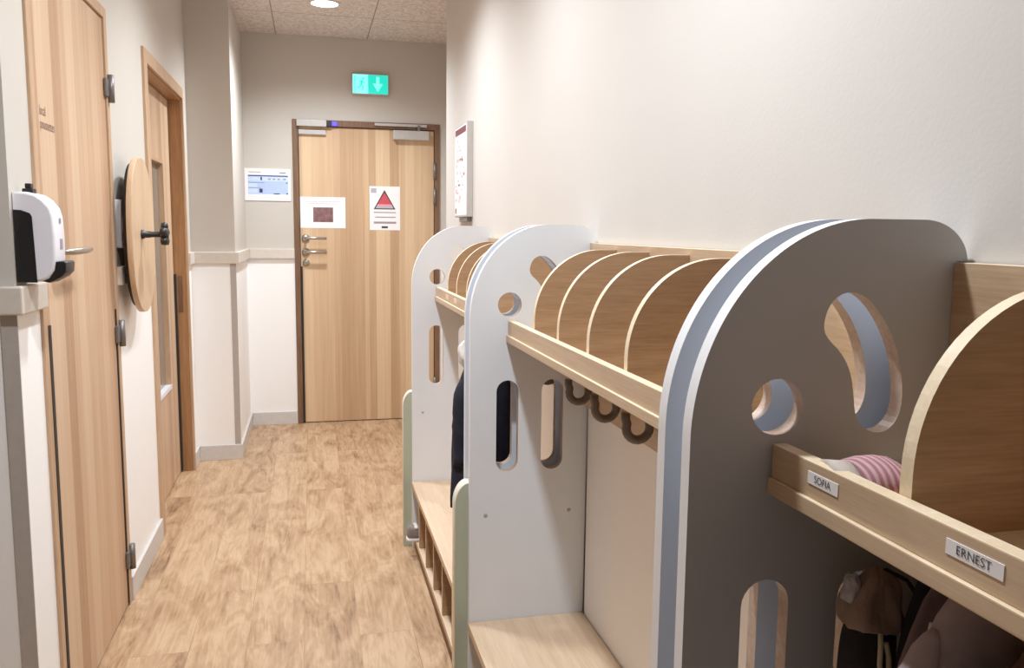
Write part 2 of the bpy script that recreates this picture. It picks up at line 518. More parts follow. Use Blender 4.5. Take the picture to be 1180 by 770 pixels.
RT = 0.022
struct(boxes('trim_1', [(XL, XL+RT, A0, A_0, ZR0, ZR1), (XL-0.9, XL+RT, A0-RT, A0, ZR0, ZR1)], M['rail'], bev=0.004),
       'wall rail at the near left corner under the soap dispenser', 'rail')
struct(box('trim_2', XL, XL+RT, A_1, B_0, ZR0, ZR1, M['rail'], bev=0.004), 'wall rail between the two left doors', 'rail')
struct(boxes('trim_3', [(XL, XC+RT, C1-RT, C1, ZR0, ZR1), (XC, XC+RT, C1, D, ZR0, ZR1), (XC+RT, FX0, D-RT, D, ZR0, ZR1),
        (XL, XL+RT, B_1, C1-RT, ZR0, ZR1)],
       M['rail'], bev=0.003), 'wall rail wrapping the pillar and the end wall', 'rail')
struct(box('trim_4', XC-0.03, XC+0.003, C1-0.004, C1, 0.09, ZR0, M['guard']), 'grey corner guard on the pillar', 'corner guard')
struct(box('trim_5', XL-0.032, XL+0.003, A0-0.004, A0, 0.0, ZR0, M['guard']), 'grey corner guard at the near left corner', 'corner guard')
BT = 0.013
struct(boxes('baseboard_left', [(XL, XL+BT, A_1, B_0, 0, 0.09), (XL, XL+BT, B_1, C1, 0, 0.09)], M['base'], bev=0.002),
       'pale skirting on the left wall', 'skirting')
struct(boxes('baseboard_pillar', [(XL+BT, XC+BT, C1-BT, C1, 0, 0.09), (XC, XC+BT, C1, D-BT, 0, 0.09)], M['base'], bev=0.002),
       'pale skirting around the pillar foot', 'skirting')
struct(box('baseboard_far', XC+BT, FX0, D-BT, D, 0, 0.09, M['base'], bev=0.002), 'pale skirting on the end wall', 'skirting')

# ---- door 1: flush oak door, near left
d1 = empty('door_1', (XL, A_0, 0)); struct(d1, 'near left oak door with small lettering and lever handle', 'door')
FW = 0.036
boxes('door_frame', [(XL-0.1, XL+0.008, A_0, A_0+FW, 0, 2.094), (XL-0.1, XL+0.008, A_1-FW, A_1, 0, 2.094),
                     (XL-0.1, XL+0.008, A_0+FW, A_1-FW, 2.058, 2.094)], M['frame_light'], d1, 0.002)
box('door_leaf', XL-0.042, XL+0.002, A_0+FW+0.006, A_1-FW-0.006, 0.006, 2.052, M['door_y'], d1, 0.0015)
boxes('door_gap_shadow_strip', [(XL-0.06, XL-0.004, A_0+FW, A_1-FW, 0.003, 2.057)], M['frame_dark'], d1)
box('finger_guard', XL+0.002, XL+0.010, A_0+FW-0.004, A_0+FW+0.016, 0.01, 1.11, M['softblack'], d1)
box('finger_guard', XL+0.002, XL+0.006, A_1-FW-0.010, A_1-FW+0.004, 0.01, 1.08, M['softblack'], d1)
for zc in (1.83, 0.993, 0.175):
    bm = bmesh.new()
    bm_tube(bm, [(XL+0.016, A_1-0.012, zc-0.046), (XL+0.016, A_1-0.012, zc+0.046)], 0.011, 14)
    bm_box(bm, XL+0.004, XL+0.013, A_1-FW-0.024, A_1-0.002, zc-0.03, zc+0.03, 0.002)
    finish(bm, 'hinge', M['hinge'], d1)
bm = bmesh.new()
hx, hz = XL+0.002, 1.298
bm_lathe(bm, [(0, 0.009), (0.024, 0.009), (0.026, 0.0)], (hx, 2.44, hz), (1, 0, 0), 24)
bm_tube(bm, [(hx, 2.44, hz), (hx+0.045, 2.44, hz), (hx+0.054, 2.452, hz), (hx+0.057, 2.50, hz+0.001),
             (hx+0.057, 2.565, hz+0.001), (hx+0.053, 2.625, hz+0.002)], [0.009, 0.009, 0.009, 0.0095, 0.009, 0.007], 12)
finish(bm, 'door_handle', M['steel'], d1)
letters('door_lettering', 'local\npoussettes', 0.036, M['ink_brown'], d1, (0, 1, 0), (0, 0, 1), (XL+0.003, 2.405, 1.642), squash=0.8)
rebase(d1)

# ---- door 2: recessed oak door with narrow glass, far left
d2 = empty('door_2', (XL, B_0, 0)); struct(d2, 'far left recessed oak door with narrow glass strip', 'door')
CW = 0.07; RX = XL-0.064
boxes('casing', [(XL-0.002, XL+0.012, B_0, B_0+CW, 0, 2.106), (XL-0.002, XL+0.012, B_1-0.022, B_1, 0, 2.106),
                 (XL-0.002, XL+0.012, B_0+CW, B_1-0.022, 2.050, 2.106)], M['frame_light'], d2, 0.002)
boxes('jamb', [(XL-WT, XL-0.002, B_0+0.03, B_0+CW, 0, 2.07), (XL-WT, XL-0.002, B_1-0.03, B_1-0.001, 0, 2.07),
               (XL-WT, XL-0.002, B_0+CW, B_1-0.03, 2.040, 2.08)], M['frame_jamb'], d2)
ly0, ly1 = B_0+CW+0.004, B_1-0.036
gy0, gy1, gz0, gz1 = 4.315, 4.66, 0.52, 1.70
bm = plate_mesh('leaf', [(ly0, 0.006), (ly1, 0.006), (ly1, 2.036), (ly0, 2.036)],
                [[(gy0, gz0), (gy0, gz1), (gy1, gz1), (gy1, gz0)]], 0.044)
bm.transform(basis((0, 1, 0), (0, 0, 1), (RX-0.044, 0, 0)))
leaf2 = finish(bm, 'door_leaf', M['door_y'], d2)
boxes('glazing_bead', [(RX-0.03, RX+0.004, gy0, gy0+0.015, gz0, gz1), (RX-0.03, RX+0.004, gy1-0.015, gy1, gz0, gz1),
                       (RX-0.03, RX+0.004, gy0+0.015, gy1-0.015, gz1-0.015, gz1)], M['frame_light'], d2)
tag_sill = box('glass_sill_lit', RX-0.03, RX+0.006, gy0, gy1, gz0, gz0+0.022, M['white_plastic'], d2)  # white colour paints in the light falling on the bottom reveal
box('glass_pane', RX-0.028, RX-0.022, gy0+0.012, gy1-0.012, gz0+0.01, gz1-0.012, M['glass'], d2)
boxes('finger_guard', [(RX, RX+0.012, ly1-0.012, ly1+0.004, 0.01, 1.11)], M['softblack'], d2)
box('strike_plate', XL-0.045, XL-0.022, B_1-0.0325, B_1-0.029, 0.90, 1.10, M['frame_dark'], d2)
rebase(d2)
struct(box('wall_room_behind_glass', XL-1.0, XL-0.96, B_0-0.4, B_1+0.4, 0, HC, M['wall']), 'dim wall of the room behind the glass strip', 'wall')

# ---- door 3: exit door in the end wall
d3 = empty('door_3', ((FX0+FX1)/2, D, 0)); struct(d3, 'oak exit door with notices at the corridor end', 'door')
boxes('door_frame', [(FX0, FX0+0.036, D-0.012, D+0.1, 0, FH), (FX1-0.036, FX1, D-0.012, D+0.1, 0, FH),
                     (FX0+0.036, FX1-0.036, D-0.012, D+0.1, FH-0.042, FH)], M['frame_dark'], d3, 0.002)
box('door_leaf', FX0+0.042, FX1-0.040, D+0.006, D+0.05, 0.006, FH-0.046, M['door_x'], d3, 0.0015)
box('finger_guard', FX0+0.030, FX0+0.052, D-0.006, D+0.008, 0.004, 1.105, M['black'], d3)
for hz_, kind in ((1.300, 'lever'), (1.205, 'pull')):
    bm = bmesh.new()
    bm_lathe(bm, [(0, -0.012), (0.026, -0.010), (0.027, 0.0)], (-0.035, D+0.006, hz_), (0, 1, 0), 24)
    bm_tube(bm, [(-0.035, D, hz_), (-0.035, D-0.045, hz_), (-0.02, D-0.052, hz_), (0.105, D-0.052, hz_)], 0.0095, 12)
    finish(bm, 'door_handle', M['steel'], d3)
bm = bmesh.new()
bm_lathe(bm, [(0, -0.012), (0.022, -0.010), (0.024, 0.0)], (-0.035, D+0.006, 1.13), (0, 1, 0), 24)
finish(bm, 'lock_rosette', M['steel'], d3)
for zc in (1.78, 1.60, 0.25):
    tube('hinge', [(FX1-0.036, D-0.016, zc-0.055), (FX1-0.036, D-0.016, zc+0.055)], 0.010, M['hinge'], d3, 12)
rebase(d3)

# ---------------------------------------------------------------- door furniture and notices
dc = empty('door_closer', (0.69, D, 2.02)); tag(dc, 'silver door closer box at the top right of the exit door', 'door closer')
box('closer_body', 0.566, 0.816, D-0.042, D+0.006, 1.984, 2.048, M['silver'], dc, 0.006)
boxes('slide_rail', [(0.44, 0.80, D-0.030, D-0.012, 2.074, 2.092)], M['silver'], dc, 0.002)
boxes('closer_arm', [(0.735, 0.752, D-0.036, D-0.026, 2.040, 2.086)], M['hinge'], dc)
rebase(dc)
ml = empty('magnetic_lock', (0.02, D, 2.07)); tag(ml, 'silver magnetic lock at the top left of the exit door', 'door lock')
box('magnet_body', -0.082, 0.116, D-0.040, D-0.012, 2.052, 2.096, M['silver'], ml, 0.003)
box('armature_plate', -0.07, 0.112, D-0.016, D+0.006, 2.000, 2.030, M['silver'], ml, 0.003)
box('black_end_cap', 0.116, 0.150, D-0.034, D-0.012, 2.058, 2.094, M['black'], ml, 0.002)
o = box('blue_indicator_light', 0.152, 0.186, D-0.026, D-0.012, 2.062, 2.088, M['led'], ml, 0.003)
o['label'] = 'glowing blue indicator'
rebase(ml)

def notice(name, x0, x1, z0, z1, label, cat, y=D, thick=0.0015):
    r = empty(name, ((x0+x1)/2, y, z0)); tag(r, label, cat)
    box('sheet', x0, x1, y-thick, y, z0, z1, M['paper'], r)
    return r
EX, EZ = (1, 0, 0), (0, 0, 1)
ydoor = D+0.006
# photo notice
p1 = notice('paper_notice', -0.068, 0.236, 1.370, 1.582, 'white landscape notice with small dark photo, above the exit door handle', 'notice', ydoor)
quad_on('printed_photo', [(0.018, 0.152, 1.411, 1.512)], EX, EZ, (0, ydoor-0.0016, 0), M['photoprint'], p1)
quad_on('faint_text_line', [(-0.03, 0.20, 1.549, 1.553), (-0.01, 0.18, 1.535, 1.539)], EX, EZ, (0, ydoor-0.0016, 0), M['ink_pink'], p1)
rebase(p1)
# warning notice
p2 = notice('warning_notice', 0.402, 0.614, 1.360, 1.664, 'white portrait notice with red warning triangle on the exit door', 'notice', ydoor)
OY = ydoor-0.0016
def tri(name, pts, mat, parent, oy):
    bm = bmesh.new()
    vs = [bm.verts.new((p[0], oy, p[1])) for p in pts] + [bm.verts.new((p[0], oy-0.0005, p[1])) for p in pts]
    n = len(pts)
    bm.faces.new(vs[:n]); bm.faces.new(vs[n:])
    for i in range(n): bm.faces.new((vs[i], vs[(i+1) % n], vs[n+(i+1) % n], vs[n+i]))
    return finish(bm, name, mat, parent)
tri('triangle_border', [(0.430, 1.505), (0.582, 1.505), (0.506, 1.640)], M['ink'], p2, OY)
tri('triangle_red_top', [(0.458, 1.540), (0.554, 1.540), (0.506, 1.622)], M['red'], p2, OY-0.0006)
tri('triangle_pale_band', [(0.452, 1.528), (0.560, 1.528), (0.554, 1.540), (0.458, 1.540)], M['pinkish'], p2, OY-0.0006)
tri('triangle_grey_base', [(0.443, 1.512), (0.569, 1.512), (0.560, 1.528), (0.452, 1.528)], M['greyprint'], p2, OY-0.0006)
quad_on('corner_emblem', [(0.412, 0.450, 1.618, 1.650)], EX, EZ, (0, OY, 0), M['greyprint'], p2)
quad_on('text_line', [(0.430, 0.585, 1.480, 1.487), (0.440, 0.582, 1.447, 1.454), (0.43, 0.586, 1.406, 1.420)], EX, EZ, (0, OY, 0), M['ink_faint'], p2)
quad_on('black_print_mark', [(0.484, 0.528, 1.374, 1.388)], EX, EZ, (0, OY, 0), M['ink'], p2)
rebase(p2)
# schedule sheet
p3 = notice('schedule_sheet', -0.427, -0.128, 1.550, 1.764, 'white schedule sheet with blue table, left of the exit door', 'notice', D, 0.006)
OY = D-0.0061
quad_on('blue_table', [(-0.405, -0.145, 1.594, 1.722)], EX, EZ, (0, OY, 0), M['blueprint'], p3)
OY -= 0.0006
quad_on('pale_table_cell', [(-0.403, -0.345, 1.600, 1.630), (-0.403, -0.345, 1.640, 1.664), (-0.403, -0.147, 1.680, 1.708)], EX, EZ, (0, OY, 0), M['bluelight'], p3)
OY -= 0.0006
quad_on('dark_table_mark', [(-0.405, -0.145, 1.713, 1.719), (-0.325, -0.314, 1.686, 1.708), (-0.333, -0.312, 1.604, 1.630),
        (-0.158, -0.147, 1.668, 1.674), (-0.158, -0.147, 1.594, 1.602), (-0.24, -0.20, 1.594, 1.600)], EX, EZ, (0, OY, 0), M['navyprint'], p3)
quad_on('faint_table_line', [(-0.405, -0.32, 1.634, 1.637), (-0.405, -0.30, 1.669, 1.672), (-0.275, -0.258, 1.690, 1.699),
        (-0.245, -0.228, 1.690, 1.699), (-0.213, -0.198, 1.690, 1.699), (-0.178, -0.158, 1.690, 1.699)], EX, EZ, (0, OY, 0), M['ink_faint'], p3)
quad_on('heading_mark', [(-0.40, -0.32, 1.738, 1.742), (-0.20, -0.158, 1.733, 1.742)], EX, EZ, (0, OY+0.0012, 0), M['ink_faint'], p3)
rebase(p3)
# exit sign
sg = empty('exit_sign', (0.411, D, 2.278)); tag(sg, 'lit green emergency exit sign above the exit door', 'sign')
box('sign_housing', 0.287, 0.538, D-0.035, D, 2.277, 2.418, M['silver'], sg, 0.004)
OY = D-0.0352
quad_on('pale_panel', [(0.294, 0.397, 2.285, 2.410)], EX, EZ, (0, OY, 0), M['sign_light'], sg)
quad_on('green_panel', [(0.397, 0.531, 2.285, 2.410)], EX, EZ, (0, OY, 0), M['sign_green'], sg)
ar = [(0.452, 2.398), (0.474, 2.398), (0.474, 2.352), (0.497, 2.352), (0.463, 2.298), (0.429, 2.352), (0.452, 2.352)]
tri('down_arrow', ar, M['sign_arrow'], sg, OY-0.0007)
bm = bmesh.new()                                                     # running figure beside a door edge
bm_box(bm, 0.306, 0.311, 2.290, 2.402, 0, 0.0006)
def bar(a, b, w):
    d = (Vector(b)-Vector(a)); n = Vector((-d.y, d.x)).normalized()*w
    q = [Vector(a)+n, Vector(b)+n, Vector(b)-n, Vector(a)-n]
    bm.faces.new([bm.verts.new((p.x, p.y, 0.0006)) for p in q])
bar((0.350, 2.345), (0.358, 2.372), 0.006); bar((0.350, 2.345), (0.364, 2.328), 0.0035); bar((0.364, 2.328), (0.358, 2.306), 0.003)
bar((0.350, 2.345), (0.340, 2.326), 0.0035); bar((0.340, 2.326), (0.324, 2.322), 0.003)
bar((0.357, 2.369), (0.372, 2.352), 0.0025); bar((0.355, 2.368), (0.338, 2.360), 0.0025)
bm.faces.new([bm.verts.new((0.364+0.0065*math.cos(2*PI*k/12), 2.383+0.0065*math.sin(2*PI*k/12), 0.0006)) for k in range(12)])
bm.transform(basis(EX, EZ, (0, OY-0.0008, 0)))
finish(bm, 'running_figure', M['sign_green'], sg)
rebase(sg)
# poster board on the right wall
pb = empty('poster_board', (XR, 4.13, 1.43)); tag(pb, 'narrow framed poster with dark red header on the right wall', 'poster')
PX = XR-0.03
box('board', PX, XR, 3.965, 4.305, 1.430, 1.878, M['silver'], pb, 0.003)
NY = (0, -1, 0)
quad_on('sheet', [(-4.298, -3.975, 1.440, 1.870)], NY, EZ, (PX, 0, 0), M['paper'], pb)
quad_on('header_band', [(-4.285, -3.99, 1.832, 1.862)], NY, EZ, (PX-0.0007, 0, 0), M['ink_maroon'], pb)
rr = []
random.seed(8)
for k in range(26):
    u = -4.28 + random.random()*0.25; vv = 1.46 + random.random()*0.35
    rr.append((u, u+0.02+random.random()*0.05, vv, vv+0.006+random.random()*0.012))
quad_on('faint_drawing', rr, NY, EZ, (PX-0.0007, 0, 0), M['ink_pink'], pb)
quad_on('small_brown_mark', [(-4.28, -4.25, 1.45, 1.475), (-4.10, -4.07, 1.70, 1.712), (-4.2, -4.15, 1.585, 1.592), (-4.05, -4.03, 1.63, 1.64)], NY, EZ, (PX-0.0014, 0, 0), M['ink_brown'], pb)
box('bracket', XR-0.022, XR, 4.0, 4.22, 1.408, 1.430, M['hinge'], pb, 0.002)
rebase(pb)

# ---------------------------------------------------------------- soap dispenser
sd = empty('soap_dispenser', (XL, 2.21, 1.23)); tag(sd, 'white soap dispenser with black side panel on the near left wall', 'soap dispenser')
Y0, Y1 = 2.166, 2.252
prof = [(XL, 1.235), (XL, 1.442), (-0.640, 1.443), (-0.620, 1.438), (-0.603, 1.426), (-0.589, 1.407), (-0.584, 1.387),
        (-0.582, 1.34), (-0.583, 1.29), (-0.588, 1.262), (-0.600, 1.243), (-0.618, 1.235)]
bm = plate_mesh('cover', prof, [], Y1-Y0, 0.006)
bm.transform(basis((1, 0, 0), (0, 0, 1), (0, Y1, 0)))
finish(bm, 'cover', M['white_plastic'], sd)
sprof = [(XL+0.003, 1.234), (XL+0.003, 1.402), (-0.650, 1.401), (-0.632, 1.394), (-0.628, 1.386), (-0.626, 1.32), (-0.624, 1.233)]
bm = plate_mesh('sidep', sprof, [], 0.004)
bm.transform(basis((1, 0, 0), (0, 0, 1), (0, Y0+0.001, 0)))
o = finish(bm, 'side_panel', M['black'], sd); o['label'] = 'black side panel'
lprof = [(-0.618, 1.236), (-0.602, 1.246), (-0.590, 1.262), (-0.585, 1.282), (-0.566, 1.283), (-0.562, 1.278), (-0.564, 1.257), (-0.574, 1.246), (-0.600, 1.232)]
bm = plate_mesh('lev', lprof, [], Y1-Y0-0.012, 0.002)
bm.transform(basis((1, 0, 0), (0, 0, 1), (0, Y1-0.006, 0)))
o = finish(bm, 'push_lever', M['black'], sd); o['label'] = 'black push lever'
bm = bmesh.new()
bm_box(bm, -0.655, -0.632, 2.195, 2.225, 1.440, 1.452, 0.002)
bm_box(bm, -0.650, -0.637, 2.200, 2.220, 1.452, 1.464, 0.002)
finish(bm, 'lock_key', M['black'], sd)
quad_on('front_mark', [(2.21, 2.222, 1.372, 1.384), (2.205, 2.228, 1.31, 1.335)], (0, 1, 0), EZ, (-0.5825, 0, 0), M['ink_faint'], sd)
rebase(sd)

# ---------------------------------------------------------------- round play disc on the wall
pd = empty('wooden_play_disc', (XL, 3.30, 1.338)); tag(pd, 'oval pale wooden disc with black star knob between the two left doors', 'play disc')
OY_, OA, OB = 3.350, 0.211, 0.282
def oval(a, b, x0, depth, bev, name, mat):
    pr = []
    for k in range(96):
        t = 2*PI*k/96
        c, q = math.cos(t), math.sin(t)
        pr.append((OY_ + a*math.copysign(abs(c)**0.88, c), 1.334 + b*math.copysign(abs(q)**0.88, q)))
    bm = plate_mesh('oval', pr, [], depth, bev)
    bm.transform(basis((0, 1, 0), (0, 0, 1), (x0, 0, 0)))
    return finish(bm, name, mat, pd)
oval(OA, OB, -0.619, 0.019, 0.002, 'wooden_disc', M['disc'])
oval(OA-0.03, OB-0.022, -0.6345, 0.0155, 0.0, 'black_backing', M['softblack'])
bm = bmesh.new()
bm_lathe(bm, [(0.0, 0), (0.05, 0), (0.05, 0.035), (0, 0.035)], (XL, 3.35, 1.338), (1, 0, 0), 24)
finish(bm, 'wall_mount', M['softblack'], pd)
kx, ky, kz = -0.600, 3.305, 1.338
bm = bmesh.new()
bm_lathe(bm, [(0.017, 0), (0.017, 0.008), (0.013, 0.011), (0.012, 0.030), (0.0105, 0.034), (0.0105, 0.072)], (kx, ky, kz), (1, 0, 0), 20)
for k in range(5):
    a = 2*PI*k/5 + 0.3
    cx, cz = math.cos(a)*0.029, math.sin(a)*0.029
    bm_lathe(bm, [(0, 0), (0.014, 0.003), (0.016, 0.013), (0.014, 0.023), (0, 0.027)], (kx+0.066, ky+cx, kz+cz), (1, 0, 0), 14)
bm_lathe(bm, [(0, 0), (0.026, 0.003), (0.026, 0.024), (0, 0.028)], (kx+0.066, ky, kz), (1, 0, 0), 20)
finish(bm, 'star_knob', M['black'], pd)
rebase(pd)
wb = empty('wall_switch_box', (XL, 3.30, 1.37)); tag(wb, 'small white box mostly hidden behind the oval wooden disc', 'switch box')
box('housing', XL, XL+0.022, 3.215, 3.245, 1.29, 1.46, M['white_plastic'], wb, 0.004)
box('grey_key', XL+0.020, XL+0.026, 3.222, 3.240, 1.35, 1.40, M['silver'], wb, 0.002)
rebase(wb)

# ---------------------------------------------------------------- ceiling downlights
LY = [5.12, 3.66, 2.46, 1.28]
names = ['round white ceiling downlight near the exit door', 'recessed ceiling downlight over the far coat rack',
         'recessed ceiling downlight over the joint of the far and middle coat racks', 'recessed ceiling downlight over the middle coat rack']
for i, y in enumerate(LY):
    r = empty('downlight', (0.100, y, HC)); tag(r, names[i], 'ceiling light', 'recessed downlights')
    bm = bmesh.new()
    bm_lathe(bm, [(0.088, 0.0), (0.090, -0.004), (0.078, -0.007), (0.074, -0.002)], (0, 0, 0), (0, 0, 1), 40)
    finish(bm, 'trim_ring', M['white_plastic'], r)
    bm = bmesh.new()
    bm_lathe(bm, [(0, -0.003), (0.075, -0.003), (0.075, -0.001), (0, -0.001)], (0, 0, 0), (0, 0, 1), 40)
    finish(bm, 'diffuser', M['lamp'], r)

# ---------------------------------------------------------------- the coat units
# local frame: x and z as in the world, y = 0 on the inner face of the far side panel, inside runs to y = -L
def arc(cx, cz, rx, rz, a0, a1, n):
    return [(cx + rx*math.cos(math.radians(a0+(a1-a0)*k/n)), cz + rz*math.sin(math.radians(a0+(a1-a0)*k/n))) for k in range(n+1)]
XF, ZT, XW = 0.405, 1.384, 0.750
outline = [(XF, 0.0), (XF, 1.135)]
outline += [p for p in arc(XF+0.215, 1.135, 0.215, ZT-1.135, 180, 90, 44)][1:]
outline += [(0.66, ZT)]
outline += arc(XW-0.062, ZT-0.052, 0.062, 0.052, 90, 0, 16)
outline += [(XW, 1.336), (0.733, 1.336), (0.733, 0.0)]
def slot(cx, z0, z1, w):
    r = w/2
    return arc(cx, z1-r, r, r, 0, 180, 12) + arc(cx, z0+r, r, r, 180, 360, 12)
circ = arc(0.511, 1.171, 0.0325, 0.0325, 0, 352.5, 47)
horse = [(0.5645, 1.257), (0.5645, 1.270), (0.569, 1.284), (0.577, 1.294), (0.588, 1.3), (0.600, 1.301), (0.614, 1.297), (0.629, 1.285), (0.646, 1.264),
         (0.660, 1.239), (0.669, 1.212), (0.673, 1.186), (0.673, 1.164), (0.667, 1.148), (0.656, 1.138), (0.642, 1.135), (0.627, 1.140),
         (0.616, 1.150), (0.6105, 1.163), (0.608, 1.182), (0.604, 1.202), (0.597, 1.219), (0.586, 1.234), (0.572, 1.246)]
def smooth_poly(p, it=1):
    for _ in range(it):
        q = []
        for i in range(len(p)):
            a, b = p[i], p[(i+1) % len(p)]
            q += [(a[0]*.75+b[0]*.25, a[1]*.75+b[1]*.25), (a[0]*.25+b[0]*.75, a[1]*.25+b[1]*.75)]
        p = q
    return p
horse = smooth_poly(horse)
holes = [circ, horse, slot(0.507, 0.716, 0.967, 0.061), slot(0.633, 0.716, 0.967, 0.061)]

def side_panel(y0, outer_sign):
    bm = plate_mesh('side_panel', outline, holes, T)
    bm.transform(basis((1, 0, 0), (0, 0, 1), (0, y0+T, 0)))       # occupies y0 .. y0+T
    for f in bm.faces: f.smooth = False
    bmesh.ops.recalc_face_normals(bm, faces=bm.faces)
    for f in bm.faces:
        c = f.calc_center_median(); n = f.normal
        if abs(n.y) > 0.9:
            f.material_index = 1 if n.y*outer_sign > 0 else 0
        elif 0.46 < c.x < 0.69 and 0.70 < c.z < 1.31 and not (c.z > 1.25 and c.x < 0.55):
            f.material_index = 3
        else:
            f.material_index = 2
    me = bpy.data.meshes.new('side_panel'); bm.to_mesh(me); bm.free()
    for k in ('laminate', 'blue_lam', 'edge', 'hole_edge'): me.materials.append(M[k])
    return me

def mesh_of(fn, name, mats):
    bm = bmesh.new(); fn(bm)
    bmesh.ops.recalc_face_normals(bm, faces=bm.faces)
    me = bpy.data.meshes.new(name); bm.to_mesh(me); bm.free()
    for m in (mats if isinstance(mats, (list, tuple)) else [mats]): me.materials.append(m)
    return me

def foot_mesh():
    G = 0.0462
    pr = [(0.369, 0.0), (0.369, 0.618)] + arc(0.369+0.04, 0.618, 0.04, 0.065, 180, 100, 8)[1:] + [(0.70, 0.684), (0.70, 0.0)]
    bm = plate_mesh('foot', pr, [], G)
    bm.transform(basis((1, 0, 0), (0, 0, 1), (0, T+G, 0)))
    bmesh.ops.recalc_face_normals(bm, faces=bm.faces)
    for f in bm.faces: f.material_index = 0 if abs(f.normal.y) > 0.9 else 1
    me = bpy.data.meshes.new('foot_panel'); bm.to_mesh(me); bm.free()
    me.materials.append(M['green']); me.materials.append(M['cream_edge'])
    return me

DT = 0.016
def divider_mesh():
    z0, zt, x0, x1 = 1.0905, 1.322, 0.5245, 0.7305
    pr = [(x0, z0), (x0, 1.150)] + arc(x0+0.165, 1.150, 0.165, zt-1.150, 180, 90, 18)[1:] + [(x1, zt), (x1, z0)]
    bm = plate_mesh('divider', pr, [], DT)
    bm.transform(basis((1, 0, 0), (0, 0, 1), (0, DT, 0)))
    bmesh.ops.recalc_face_normals(bm, faces=bm.faces)
    for f in bm.faces: f.smooth = False
    for f in bm.faces: f.material_index = 0 if abs(f.normal.y) > 0.9 else 1
    me = bpy.data.meshes.new('divider'); bm.to_mesh(me); bm.free()
    me.materials.append(M['oak_x']); me.materials.append(M['oak_edge_lit_top'])
    return me

def edged(bm_fn, name, mats, test):
    bm = bmesh.new(); bm_fn(bm)
    bmesh.ops.recalc_face_normals(bm, faces=bm.faces)
    for f in bm.faces: f.material_index = 1 if test(f) else 0
    me = bpy.data.meshes.new(name); bm.to_mesh(me); bm.free()
    for m in mats: me.materials.append(m)
    return me

def hook_bm(bm):
    # U of thick round plastic standing out from the hook strip
    pts = [(0.722, 0, 0.985), (0.712, 0, 0.972)]
    for k in range(13):
        a = math.radians(20 - 220*k/12)
        pts.append((0.678+0.027*math.cos(a), 0, 0.948+0.027*math.sin(a)))
    pts += [(0.649, 0, 0.968), (0.649, 0, 0.982)]
    bm_tube(bm, pts, [0.010]*(len(pts)-1)+[0.0105], 14)
    bm_box(bm, 0.716, 0.7215, -0.014, 0.014, 0.955, 1.0, 0.002)

ME = dict(
    side_far=side_panel(0.0, 1), side_near=side_panel(-L-T, -1), foot=foot_mesh(), divider=divider_mesh(),
    seat=edged(lambda b: bm_box(b, 0.401, 0.7305, -L+0.001, -0.001, 0.272, 0.294, 0.0015), 'bench_seat', [M['bench_oak'], M['oak_y']], lambda f: f.normal.x < -0.9),
    bottom=edged(lambda b: bm_box(b, 0.405, 0.7305, -L+0.001, -0.001, 0.055, 0.075, 0.0015), 'bottom_shelf', [M['bench_oak'], M['oak_y']], lambda f: f.normal.x < -0.9),
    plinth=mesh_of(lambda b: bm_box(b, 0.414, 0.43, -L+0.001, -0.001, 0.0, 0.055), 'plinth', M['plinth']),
    cubby=edged(lambda b: bm_box(b, 0.408, 0.7305, 0, 0.016, 0.075, 0.272, 0.001), 'cubby_divider', [M['oak_x'], M['oak_y']], lambda f: f.normal.x < -0.9),
    back=mesh_of(lambda b: bm_box(b, 0.7330, 0.748, -L+0.013, -0.013, 0.05, 1.0), 'back_panel', M['back']),
    board=edged(lambda b: bm_box(b, 0.7310, 0.7495, -L+0.0005, -0.0005, 1.0, 1.335, 0.001), 'back_board', [M['back_oak'], M['oak_edge_lit_top']], lambda f: f.normal.z > 0.9),
    shelf=edged(lambda b: bm_box(b, 0.5013, 0.7305, -L+0.001, -0.001, 1.0717, 1.0905, 0.0015), 'shelf_board', [M['oak_y'], M['oak_edge_lit_top']], lambda f: f.normal.z > 0.9),  # paler top face: light from above put into the colour
    lip=edged(lambda b: bm_box(b, 0.5060, 0.5240, -L+0.001, -0.001, 1.0905, 1.1294, 0.0015), 'shelf_lip', [M['oak_y'], M['oak_edge_lit_top']], lambda f: f.normal.z > 0.9),  # paler top paints the lit strip along the lip
    strip=mesh_of(lambda b: bm_box(b, 0.7215, 0.7305, -L+0.004, -0.004, 0.892, 1.045, 0.001), 'hook_strip', M['oak_y']),
    hook=mesh_of(hook_bm, 'coat_hook', M['hook']),
    cap=mesh_of(lambda b: bm_lathe(b, [(0.0055, 0), (0.005, -0.0012), (0, -0.0014)], (0, 0, 0), (0, 1, 0), 14), 'screw_cap', M['screw']),
)
def put(name, me, parent, loc=(0, 0, 0)):
    o = bpy.data.objects.new(name, me); COL.objects.link(o); o.parent = parent; o.location = loc
    return o

def coat_unit(y, label):
    r = empty('coat_rack_bench', (0, y, 0))
    tag(r, label, 'coat rack', 'coat rack benches along the right wall')
    sp = put('side_panel', ME['side_far'], r); put('side_panel', ME['side_near'], r)
    for x in (0.449, 0.686): put('screw_cap', ME['cap'], sp, (x, 0, 0.5955))
    f = put('foot_panel', ME['foot'], r); f['label'] = 'sage green foot panel'
    put('bench_seat', ME['seat'], r); put('bottom_shelf', ME['bottom'], r); put('plinth', ME['plinth'], r)
    put('back_panel', ME['back'], r); put('back_board', ME['board'], r)
    put('shelf_board', ME['shelf'], r); lip = put('shelf_lip', ME['lip'], r)
    hs = put('hook_strip', ME['strip'], r)
    for k in range(1, 6):
        put('shelf_divider', ME['divider'], r, (0, -PITCH*k, 0))
        put('cubby_divider', ME['cubby'], r, (0, -PITCH*k, 0))
    for k in range(6):
        put('coat_hook', ME['hook'], hs, (0, -PITCH*(k+0.5)+0.01, 0))
    return r, lip

